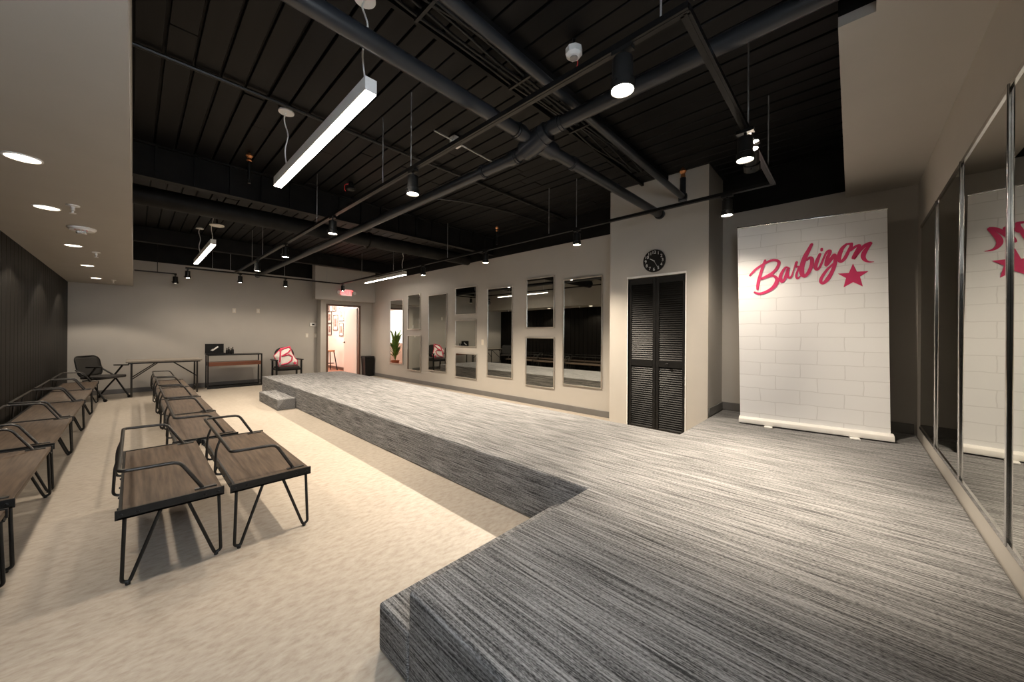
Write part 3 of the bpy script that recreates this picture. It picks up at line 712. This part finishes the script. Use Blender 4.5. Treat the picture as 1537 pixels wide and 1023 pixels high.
STROKES= [[(0.087, 1.982, 0.0228), (0.137, 2.039, 0.0285), (0.203, 2.087, 0.028), (0.262, 2.118, 0.028), (0.311, 2.12, 0.0303), (0.34, 2.094, 0.033), (0.329, 2.046, 0.033), (0.293, 1.995, 0.0336), (0.238, 1.957, 0.0336), (0.19, 1.934, 0.028)], [(0.19, 1.934, 0.028), (0.247, 1.953, 0.028), (0.292, 1.957, 0.0247), (0.324, 1.92, 0.0378), (0.314, 1.866, 0.044), (0.278, 1.82, 0.0385), (0.224, 1.788, 0.0336), (0.169, 1.776, 0.0285), (0.129, 1.793, 0.0199)], [(0.221, 2.129, 0.0224), (0.205, 2.078, 0.0308), (0.188, 2.013, 0.0308), (0.169, 1.936, 0.0342), (0.157, 1.87, 0.0313), (0.156, 1.825, 0.0257)], [(0.424, 2.023, 0.0189), (0.398, 2.035, 0.022), (0.372, 1.997, 0.0297), (0.352, 1.939, 0.0351), (0.363, 1.892, 0.033), (0.383, 1.903, 0.027), (0.402, 1.961, 0.0324), (0.415, 2.014, 0.027)], [(0.415, 2.003, 0.027), (0.411, 1.976, 0.0297), (0.415, 1.938, 0.027), (0.432, 1.922, 0.0216), (0.447, 1.945, 0.0173), (0.458, 1.987, 0.0138), (0.469, 2.029, 0.0138), (0.481, 2.073, 0.0216)], [(0.486, 2.077, 0.0259), (0.481, 2.051, 0.0216), (0.481, 2.031, 0.018), (0.492, 2.03, 0.018), (0.503, 2.031, 0.018), (0.496, 1.993, 0.0227), (0.486, 1.957, 0.0233), (0.484, 1.93, 0.0233), (0.496, 1.91, 0.0205), (0.516, 1.932, 0.0148)], [(0.603, 2.243, 0.0305), (0.581, 2.191, 0.0372), (0.552, 2.122, 0.0465), (0.53, 2.038, 0.0488), (0.528, 1.964, 0.0465), (0.549, 1.928, 0.0341), (0.58, 1.964, 0.0372), (0.602, 2.029, 0.0366), (0.607, 2.09, 0.0366), (0.591, 2.113, 0.0279), (0.567, 2.089, 0.0183)], [(0.667, 2.136, 0.0274), (0.646, 2.072, 0.0366), (0.634, 2.013, 0.036), (0.646, 1.987, 0.03), (0.669, 2.014, 0.0244), (0.702, 2.113, 0.021), (0.716, 2.147, 0.024), (0.734, 2.159, 0.033), (0.743, 2.149, 0.03), (0.724, 2.091, 0.036), (0.713, 2.027, 0.03), (0.724, 2.026, 0.024), (0.756, 2.087, 0.036), (0.774, 2.117, 0.0295), (0.781, 2.095, 0.0295), (0.778, 2.025, 0.0354), (0.759, 1.955, 0.0354), (0.728, 1.887, 0.042), (0.694, 1.846, 0.03), (0.675, 1.863, 0.03), (0.682, 1.904, 0.0305), (0.719, 1.972, 0.027), (0.764, 2.026, 0.021), (0.795, 2.058, 0.0177)], [(0.68, 2.188, 0.0244), (0.68, 2.172, 0.0244)], [(0.861, 2.207, 0.0232), (0.831, 2.171, 0.0354), (0.811, 2.109, 0.0413), (0.809, 2.062, 0.0354), (0.826, 2.045, 0.0295), (0.852, 2.079, 0.0325), (0.878, 2.146, 0.029), (0.896, 2.201, 0.0261), (0.87, 2.208, 0.0203)], [(0.896, 2.207, 0.0261), (0.891, 2.167, 0.0319), (0.887, 2.141, 0.0236), (0.921, 2.174, 0.0261), (0.952, 2.183, 0.0257), (0.938, 2.136, 0.0377), (0.916, 2.082, 0.0377), (0.913, 2.065, 0.029), (0.95, 2.129, 0.0319), (0.988, 2.175, 0.0348), (1.026, 2.194, 0.0285), (1.016, 2.17, 0.0285), (0.987, 2.117, 0.0399), (0.977, 2.073, 0.0399), (0.991, 2.037, 0.029), (1.016, 2.019, 0.0171), (1.048, 2.015, 0.0068)]]
STAR= [(0.907, 2.016), (0.935, 1.936), (1.015, 1.933), (0.957, 1.886), (0.976, 1.792), (0.91, 1.839), (0.842, 1.793), (0.859, 1.882), (0.8, 1.93), (0.879, 1.93)]
def ribbon(pts, b, yoff, zoff=0.0):
    # smooth the trace and sweep a brush of varying width along it
    Q = []
    n = len(pts)
    if n == 2: Q = [Vector(p) for p in pts]
    else:
        for i in range(n-1):
            p0, p1, p2, p3 = [Vector(pts[max(0,min(n-1,k))]) for k in (i-1,i,i+1,i+2)]
            for k in range(6):
                u = k/6
                Q.append(.5*((2*p1)+(p2-p0)*u+(2*p0-5*p1+4*p2-p3)*u*u+(3*p1-p0-3*p2+p3)*u**3))
        Q.append(Vector(pts[-1]))
    P = []; F = []
    for i, q in enumerate(Q):
        a, c = Q[max(i-1,0)], Q[min(i+1,len(Q)-1)]
        d = Vector((c.x-a.x, c.y-a.y)); d.normalize(); nn = Vector((-d.y, d.x)); wv = max(q.z*.86,.006)/2
        for s_ in (-1, 1):
            P.append((q.x+nn.x*wv*s_, yoff, q.y+nn.y*wv*s_-zoff))
    for i in range(len(Q)-1): F.append((2*i,2*i+1,2*i+3,2*i+2))
    b.add(P, F)
    for q in (Q[0], Q[-1]):
        wv = max(q.z*.86,.006)/2
        b.add([(q.x+wv*cos(a*pi/8), yoff, q.y+wv*sin(a*pi/8)-zoff) for a in range(16)], [tuple(range(16))])
b = MB()
for k, s_ in enumerate(STROKES): ribbon(s_, b, -.0075-.00012*k, HS)
o = b.build('lettering', M['pink'], t, smooth=0); o['label'] = 'magenta brush script lettering'
b = MB(); b.prism([(x, z-HS) for x, z in STAR], -.0085, -.0072, lambda a,z,h:(a,h,z))
o = b.build('star', M['pink'], t, smooth=0); o['label'] = 'magenta five pointed star'

# ------------------------------------------------------------------ benches: wood seat, steel ends, bent rod back and arms, hairpin legs
BL, BWD, BH = 1.34, .42, .40
def make_bench(label):
    t = thing('bench', label, 'bench', (0,0,0), 0, 'low wooden benches with bent rod arms')
    MB().box((.012,.014,BH-.030),(BWD,BL-.014,BH)).build('seat', M['wood_seat'], t, bevel=.003)
    for y in (0, BL):
        s_ = 1 if y == 0 else -1
        b = MB(); b.box((-.012,y,BH-.045),(BWD+.008,y+s_*.012,BH+.004)); b.box((-.004,y,BH-.045),(BWD,y+s_*.05,BH-.036))
        for xx in (.01,.07,.34,.40): b.lathe([(.007,-s_*.0),(.006,-s_*.006),(.002,-s_*.007)], (xx,y,BH-.02), 'y', 10)
        b.build('end_bar', M['black_metal'], t, smooth=20)
    b = MB(); b.box((0,.012,BH-.045),(.012,BL-.012,BH+.004)); b.box((0,.012,BH-.045),(.04,BL-.012,BH-.036))
    for k in range(7): b.lathe([(.007,0),(.006,-.006),(.002,-.007)], (0,.1+k*.19,BH-.02), 'x', 10)
    b.build('back_bar', M['black_metal'], t, smooth=20)
    za = .582; ya, yb = .062, BL-.062
    MB().tube([(.335,ya,BH+.006),(.235,ya,za),(.0,ya,za+.006),(.0,yb,za+.006),(.235,yb,za),(.335,yb,BH+.006)], .0098, 12, fillet=.035).build('arm_rail', M['gunmetal'], t)
    for yy in (.46, .88):
        MB().tube([(.0,yy,za+.004),(-.022,yy,za-.06),(-.03,yy,BH-.055),(.05,yy,BH-.060),(.07,yy,BH-.034)], .0075, 10, fillet=.03).build('back_post', M['gunmetal'], t)
    for yy in (ya, yb):
        MB().box((.30,yy-.013,BH),(.40,yy+.013,BH+.008)).build('arm_plate', M['gunmetal'], t, bevel=.002)
    for xx, sx in ((.035,1),(.395,-1)):
        for yy, sy in ((.035,1),(BL-.035,-1)):
            b = MB()
            b.tube([(xx-sx*.012,yy,BH-.045),(xx-sx*.022,yy-sy*.008,.022),(xx+sx*.006,yy-sy*.010,.012),(xx+sx*.020,yy-sy*.006,.05),(xx+sx*.125,yy,BH-.045)], .0085, 10, fillet=.018)
            b.box((xx-sx*.03,yy-.02,BH-.050),(xx+sx*.14,yy+.02,BH-.045)); b.lathe([(.010,0),(.011,.008),(.007,.014)], (xx,yy-sy*.010,0), seg=12)
            b.build('leg', M['black_metal'], t)
    return t
bn = make_bench('near left bench of the front pair in the middle of the floor')
bn.location = (-.052, 2.72, 0)
for x, y, lb in ((.414, 2.70, 'near right bench of the front pair, beside the runway'),
                 (.240, 4.11, 'middle row bench directly behind the front pair'), (.240, 5.475, 'middle row bench, second behind the front pair'),
                 (.240, 6.84, 'middle row bench, third behind the front pair'), (.240, 8.205, 'middle row bench farthest back, before the grey folding table'),
                 (-.873, 1.84, 'bench against the black panelling nearest the camera, cut by the left edge'), (-.873, 3.33, 'second bench along the black panelling from the camera'),
                 (-.873, 4.76, 'third bench along the black panelling from the camera'), (-.873, 6.13, 'fourth bench along the black panelling from the camera'),
                 (-.873, 7.50, 'fifth bench along the black panelling'), (-.873, 8.87, 'last bench along the black panelling, before the mesh-back chair')):
    dup(bn, (x, y, 0), lb)

# ------------------------------------------------------------------ mesh-back nesting chair in the far corner (faces +X)
t = thing('office_chair', 'black mesh-back folding-leg armchair in the far corner by the black panelling', 'chair', (-.42, 10.55, 0), radians(-38))
b = MB(); R = Matrix.Rotation(radians(-12), 3, 'Y')
def rrect(w_, h_, r_, n=6):
    P = []
    for cx_, cy_, a0 in ((w_/2-r_,h_/2-r_,0),(-w_/2+r_,h_/2-r_,90),(-w_/2+r_,-h_/2+r_,180),(w_/2-r_,-h_/2+r_,270)):
        for k in range(n+1):
            a = radians(a0+90*k/n); P.append((cx_+r_*cos(a), cy_+r_*sin(a)))
    return P
rr = rrect(.46,.40,.10)
P = [Vector((-.23+.05*(1-(y/.23)**2)*-1, y, z)) for y, z in rr]
pts = [Vector((-.22,0,.66)) + R @ Vector((-.04*(1-(y/.24)**2), y, z)) for y, z in rr]
b.tube(pts+[pts[0]], .013, 10); b.build('back_frame', M['black_metal'], t)
b = MB(); nn = 10; P = []; F = []
for j in range(nn+1):
    for i in range(nn+1):
        y = (-.5+i/nn)*.44; z = (-.5+j/nn)*.38
        if abs(y) > .16 and abs(z) > .13:
            k = .96; y *= k; z *= k
        P.append(Vector((-.22,0,.66)) + R @ Vector((-.04*(1-(y/.24)**2), y, z)))
for j in range(nn):
    for i in range(nn): F.append((j*(nn+1)+i, j*(nn+1)+i+1, (j+1)*(nn+1)+i+1, (j+1)*(nn+1)+i))
b.add(P, F); o = b.build('backrest', M['mesh_fabric'], t); so = o.modifiers.new('thick','SOLIDIFY'); so.thickness = .008
MB().prism(rrect(.46,.46,.07), .425, .475, lambda a,c,h:(a+.03,c,h)).build('seat', M['seat_fabric'], t, bevel=.014, seg=3)
for s_ in (-1, 1):
    MB().tube([(-.22,s_*.245,.60),(-.02,s_*.255,.46),(.26,s_*.25,.03)], .015, 10, fillet=.04).build('leg', M['black_metal'], t)
    MB().tube([(.06,s_*.255,.45),(-.14,s_*.25,.20),(-.26,s_*.25,.04)], .015, 10, fillet=.04).build('leg', M['black_metal'], t)
    MB().tube([(-.01,s_*.265,.46),(.12,s_*.27,.645)], .016, 10).build('arm_post', M['black_metal'], t)
    MB().prism(rrect(.26,.055,.025), .645, .668, lambda a,c,h:(a+.10,c+s_*.272,h)).build('armrest', M['black_metal'], t, bevel=.005)
    MB().lathe([(.028,-.011),(.028,.011)], (.265,s_*.25,.028), 'y', 16).build('caster', M['gloss_black'], t)
    MB().lathe([(.028,-.011),(.028,.011)], (-.265,s_*.25,.028), 'y', 16).build('caster', M['gloss_black'], t)
MB().bar((-.10,-.25,.40),(-.10,.25,.40), .03, .02).bar((.12,-.25,.42),(.12,.25,.42), .03, .02).tube([(-.2,0,.47),(-.14,0,.41)], .02, 10).build('crossbar', M['black_metal'], t)

# ------------------------------------------------------------------ folding table, console table and what stands on it
t = thing('folding_table', 'long grey folding table against the back wall', 'table', (.47, 10.80, 0))
MB().box((-.58,-.32,.70),(.58,.32,.735)).build('tabletop', M['table_top'], t, bevel=.006)
MB().box((-.55,-.29,.675),(.55,-.27,.70)).box((-.55,.27,.675),(.55,.29,.70)).build('apron', M['black_metal'], t)
for sx in (-1, 1):
    for sy in (-1, 1): MB().tube([(sx*.50,sy*.255,.69),(sx*.50,sy*.255,.0)], .0155, 12).build('leg', M['gunmetal'], t)
    MB().tube([(sx*.50,-.255,.12),(sx*.50,.255,.12)], .011, 10).build('leg_brace', M['gunmetal'], t)
    for sy in (-1,1): MB().tube([(sx*.50,sy*.255,.36),(sx*.10,sy*.18,.695)], .010, 10).build('folding_strut', M['black_metal'], t)
t = thing('console_table', 'slim black metal console with red brown wood shelf on the back wall', 'table', (1.71, 11.03, 0))
hx, hy, ht = .535, .185, .80
b = MB(); q = .026
MB().box((-hx,-hy,ht-q),(hx,-hy+q,ht)).box((-hx,hy-q,ht-q),(hx,hy,ht)).box((-hx,-hy+q,ht-q),(-hx+q,hy-q,ht)).box((hx-q,-hy+q,ht-q),(hx,hy-q,ht)).box((-hx+q,-hy+q,ht-.012),(hx-q,hy-q,ht-.004)).build('top_frame', M['black_metal'], t, bevel=.002)
for sx in (-1, 1):
    for sy in (-1, 1):
        x0 = sx*hx if sx < 0 else hx-q; y0 = -hy if sy < 0 else hy-q
        MB().box((x0,y0,0),(x0+q,y0+q,ht-q)).build('leg', M['black_metal'], t, bevel=.002)
MB().box((-hx+q,-hy+.004,.53),(hx-q,hy-.004,.62)).build('shelf', M['shelf_wood'], t, bevel=.003)
MB().box((-hx+q,-hy,.0),(hx-q,-hy+q,.045)).box((-hx+q,hy-q,.0),(hx-q,hy,.045)).build('bottom_rail', M['black_metal'], t, bevel=.002)
t = thing('display_case', 'open black case with a bright reflection standing on the console', 'case', (1.345, 11.06, .80))
MB().box((-.185,-.10,0),(.185,.10,.03)).build('tray', M['gloss_black'], t, bevel=.003)
MB().box((-.185,.06,.03),(.165,.085,.25)).build('lid', M['gloss_black'], t, bevel=.003)
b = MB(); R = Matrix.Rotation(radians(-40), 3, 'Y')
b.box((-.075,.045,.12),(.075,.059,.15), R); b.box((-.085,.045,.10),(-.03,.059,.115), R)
b.build('painted_reflection', M['white'], t, smooth=0)  # slanted white strips painting a reflection onto the black lid
for k, (xx, yy, hh) in enumerate(((1.555,11.00,.15),(1.60,11.06,.17),(1.635,10.99,.14),(1.675,11.05,.165))):
    if k == 0:
        b0 = tag(MB().lathe([(.021,0),(.023,.01),(.023,hh*.6),(.010,hh*.75),(.009,hh*.9),(.012,hh*.92),(.012,hh)], seg=18).build('bottle', M['gloss_black']), 'slim dark bottle standing beside the black case on the console', 'bottle', 'dark bottles on the console')
        b0.location = (xx, yy, .80)
    else:
        c = b0.copy(); COL.objects.link(c); c.location = (xx, yy, .80); c.scale = (1, 1, hh/.15)

# ------------------------------------------------------------------ black armchair with the white cushion, far wall beside the runway end
t = thing('armchair', 'small black armchair behind the far end of the runway', 'chair', (2.81, 10.92, 0), 0)
MB().prism(rrect(.50,.46,.05), .37, .44, lambda a,c,h:(a,c,h)).build('seat', M['seat_fabric'], t, bevel=.015, seg=3)
MB().prism([(a, z) for a, z in rrect(.46,.46,.18)], .0, .045, lambda a,z,h:(a, .20+h+.12*(z+.23), z+.70)).build('backrest', M['seat_fabric'], t, bevel=.012, seg=3)
for sx in (-1, 1):
    for sy in (-1, 1): MB().box((sx*.285-.02,sy*.20-.02,0),(sx*.285+.02,sy*.20+.02,.60)).build('leg', M['black_metal'], t, bevel=.004)
    MB().box((sx*.295-.035,-.25,.60),(sx*.295+.035,.24,.63)).build('armrest', M['black_metal'], t, bevel=.008)
    MB().box((sx*.275-.012,-.2,.35),(sx*.275+.012,.2,.40)).build('side_rail', M['black_metal'], t)
MB().box((-.27,-.225,.34),(.27,-.195,.40)).box((-.27,.195,.34),(.27,.225,.40)).build('seat_rail', M['black_metal'], t)
t = thing('cushion', 'white star-shaped cushion with red B and red star on the black armchair', 'cushion', (2.78, 10.83, .445), 0)
# padded five pointed outline, leaning back
out = [(p_[0]*.88, p_[1]*.92) for p_ in [(-.31,.30),(-.12,.50),(.13,.56),(.17,.36),(.25,.20),(.30,.15),(.29,.0),(.06,-.0),(-.20,-.0),(-.22,.12)]]
def pad(out, nrm=.07, lean=.32, n=5):
    b = MB(); c = Vector((sum(p[0] for p in out)/len(out), sum(p[1] for p in out)/len(out)))
    Q = []
    m_ = len(out)
    for i in range(m_):
        p1, p2 = Vector(out[i]), Vector(out[(i+1)%m_])
        for k in range(4):
            p = p1.lerp(p2, k/4); Q.append(p)
    P = []; F = []; L_ = len(Q)
    for s_ in (-1, 1):
        for j in range(n+1):
            f = 1 - j/n
            for q in Q:
                p = c + (q-c)*f
                P.append((p.x, s_*nrm*sqrt(max(0, 1-f**3.0)) + lean*p.y, p.y))
    for s_ in range(2):
        o_ = s_*(n+1)*L_
        for j in range(n):
            for i in range(L_):
                F.append((o_+j*L_+i, o_+j*L_+(i+1)%L_, o_+(j+1)*L_+(i+1)%L_, o_+(j+1)*L_+i))
    b.add(P, F); return b, Q, c
b, Q, c = pad(out)
b.build('body', M['white_cloth'], t, smooth=60)
def surf(x, z, out_=.006):
    # front face depth of the pad at (x, z)
    best = 0
    d = Vector((x, z)) - c
    if d.length < 1e-5: f = 0
    else:
        f = 1.0
        for i in range(len(Q)):
            a, e = Q[i]-c, Q[(i+1)%len(Q)]-c
            den = d.x*(e.y-a.y) - d.y*(e.x-a.x)
            if abs(den) < 1e-9: continue
            tt = (a.x*(e.y-a.y) - a.y*(e.x-a.x))/den; uu = (a.x*d.y - a.y*d.x)/den
            if tt > 0 and -.001 <= uu <= 1.001: f = min(1.0, 1/tt); break
    return -.07*sqrt(max(0, 1-f**3)) + .32*z - out_
def cstroke(pts, wd, nm, mat):
    b = MB(); P = []
    for i in range(len(pts)-1):
        for k in range(4):
            u = k/4; P.append((pts[i][0]*(1-u)+pts[i+1][0]*u, pts[i][1]*(1-u)+pts[i+1][1]*u))
    P.append(pts[-1])
    b.tube([(x, surf(x, z), z) for x, z in P], wd, 8); return b
b = MB()
bs = [[(-.15,.40),(-.02,.47),(.09,.50),(.12,.44),(.05,.36),(-.11,.27)], [(-.11,.27),(.06,.30),(.135,.24),(.11,.15),(.02,.08),(-.13,.045)], [(-.10,.47),(-.13,.36),(-.15,.22),(-.16,.11)]]
for s_ in bs:
    q_ = cstroke(s_, .018, 'x', None); b.add(q_.v, q_.f)
o = b.build('lettering', M['pink_cloth'], t, smooth=60); o['label'] = 'red letter B'
star5 = [(.185+.058*(1 if k%2==0 else .42)*sin(k*pi/5), .075+.058*(1 if k%2==0 else .42)*cos(k*pi/5)) for k in range(10)]
b = MB(); P = [(x, surf(x,z,.012), z) for x, z in star5] + [(x, surf(x,z,.0), z) for x, z in star5]
b.add(P, [tuple(range(10))] + [(i,(i+1)%10,10+(i+1)%10,10+i) for i in range(10)]); o = b.build('star', M['pink_cloth'], t, smooth=0); o['label'] = 'small red star'
b = MB(); pp = [Vector((q.x, .32*q.y, q.y)) for q in Q]; b.tube(pp+[pp[0]], .010, 8); b.build('piping', M['pink_cloth'], t)

# ------------------------------------------------------------------ trash can by the doorway
t = thing('trash_can', 'rectangular black trash can in front of the doorway corner', 'trash can', (5.01, 10.93, 0))
def frustum(w0, d0, w1, d1, z0, z1): 
    return [(-w0/2,-d0/2,z0),(w0/2,-d0/2,z0),(w0/2,d0/2,z0),(-w0/2,d0/2,z0),(-w1/2,-d1/2,z1),(w1/2,-d1/2,z1),(w1/2,d1/2,z1),(-w1/2,d1/2,z1)]
MB().add(frustum(.25,.25,.30,.29,0,.56), [(0,3,2,1),(4,5,6,7),(0,1,5,4),(1,2,6,5),(2,3,7,6),(3,0,4,7)]).build('bin', M['gloss_black'], t, bevel=.015, seg=3)
MB().add(frustum(.315,.305,.30,.29,.56,.62), [(0,3,2,1),(4,5,6,7),(0,1,5,4),(1,2,6,5),(2,3,7,6),(3,0,4,7)]).build('lid', M['gloss_black'], t, bevel=.012, seg=3)
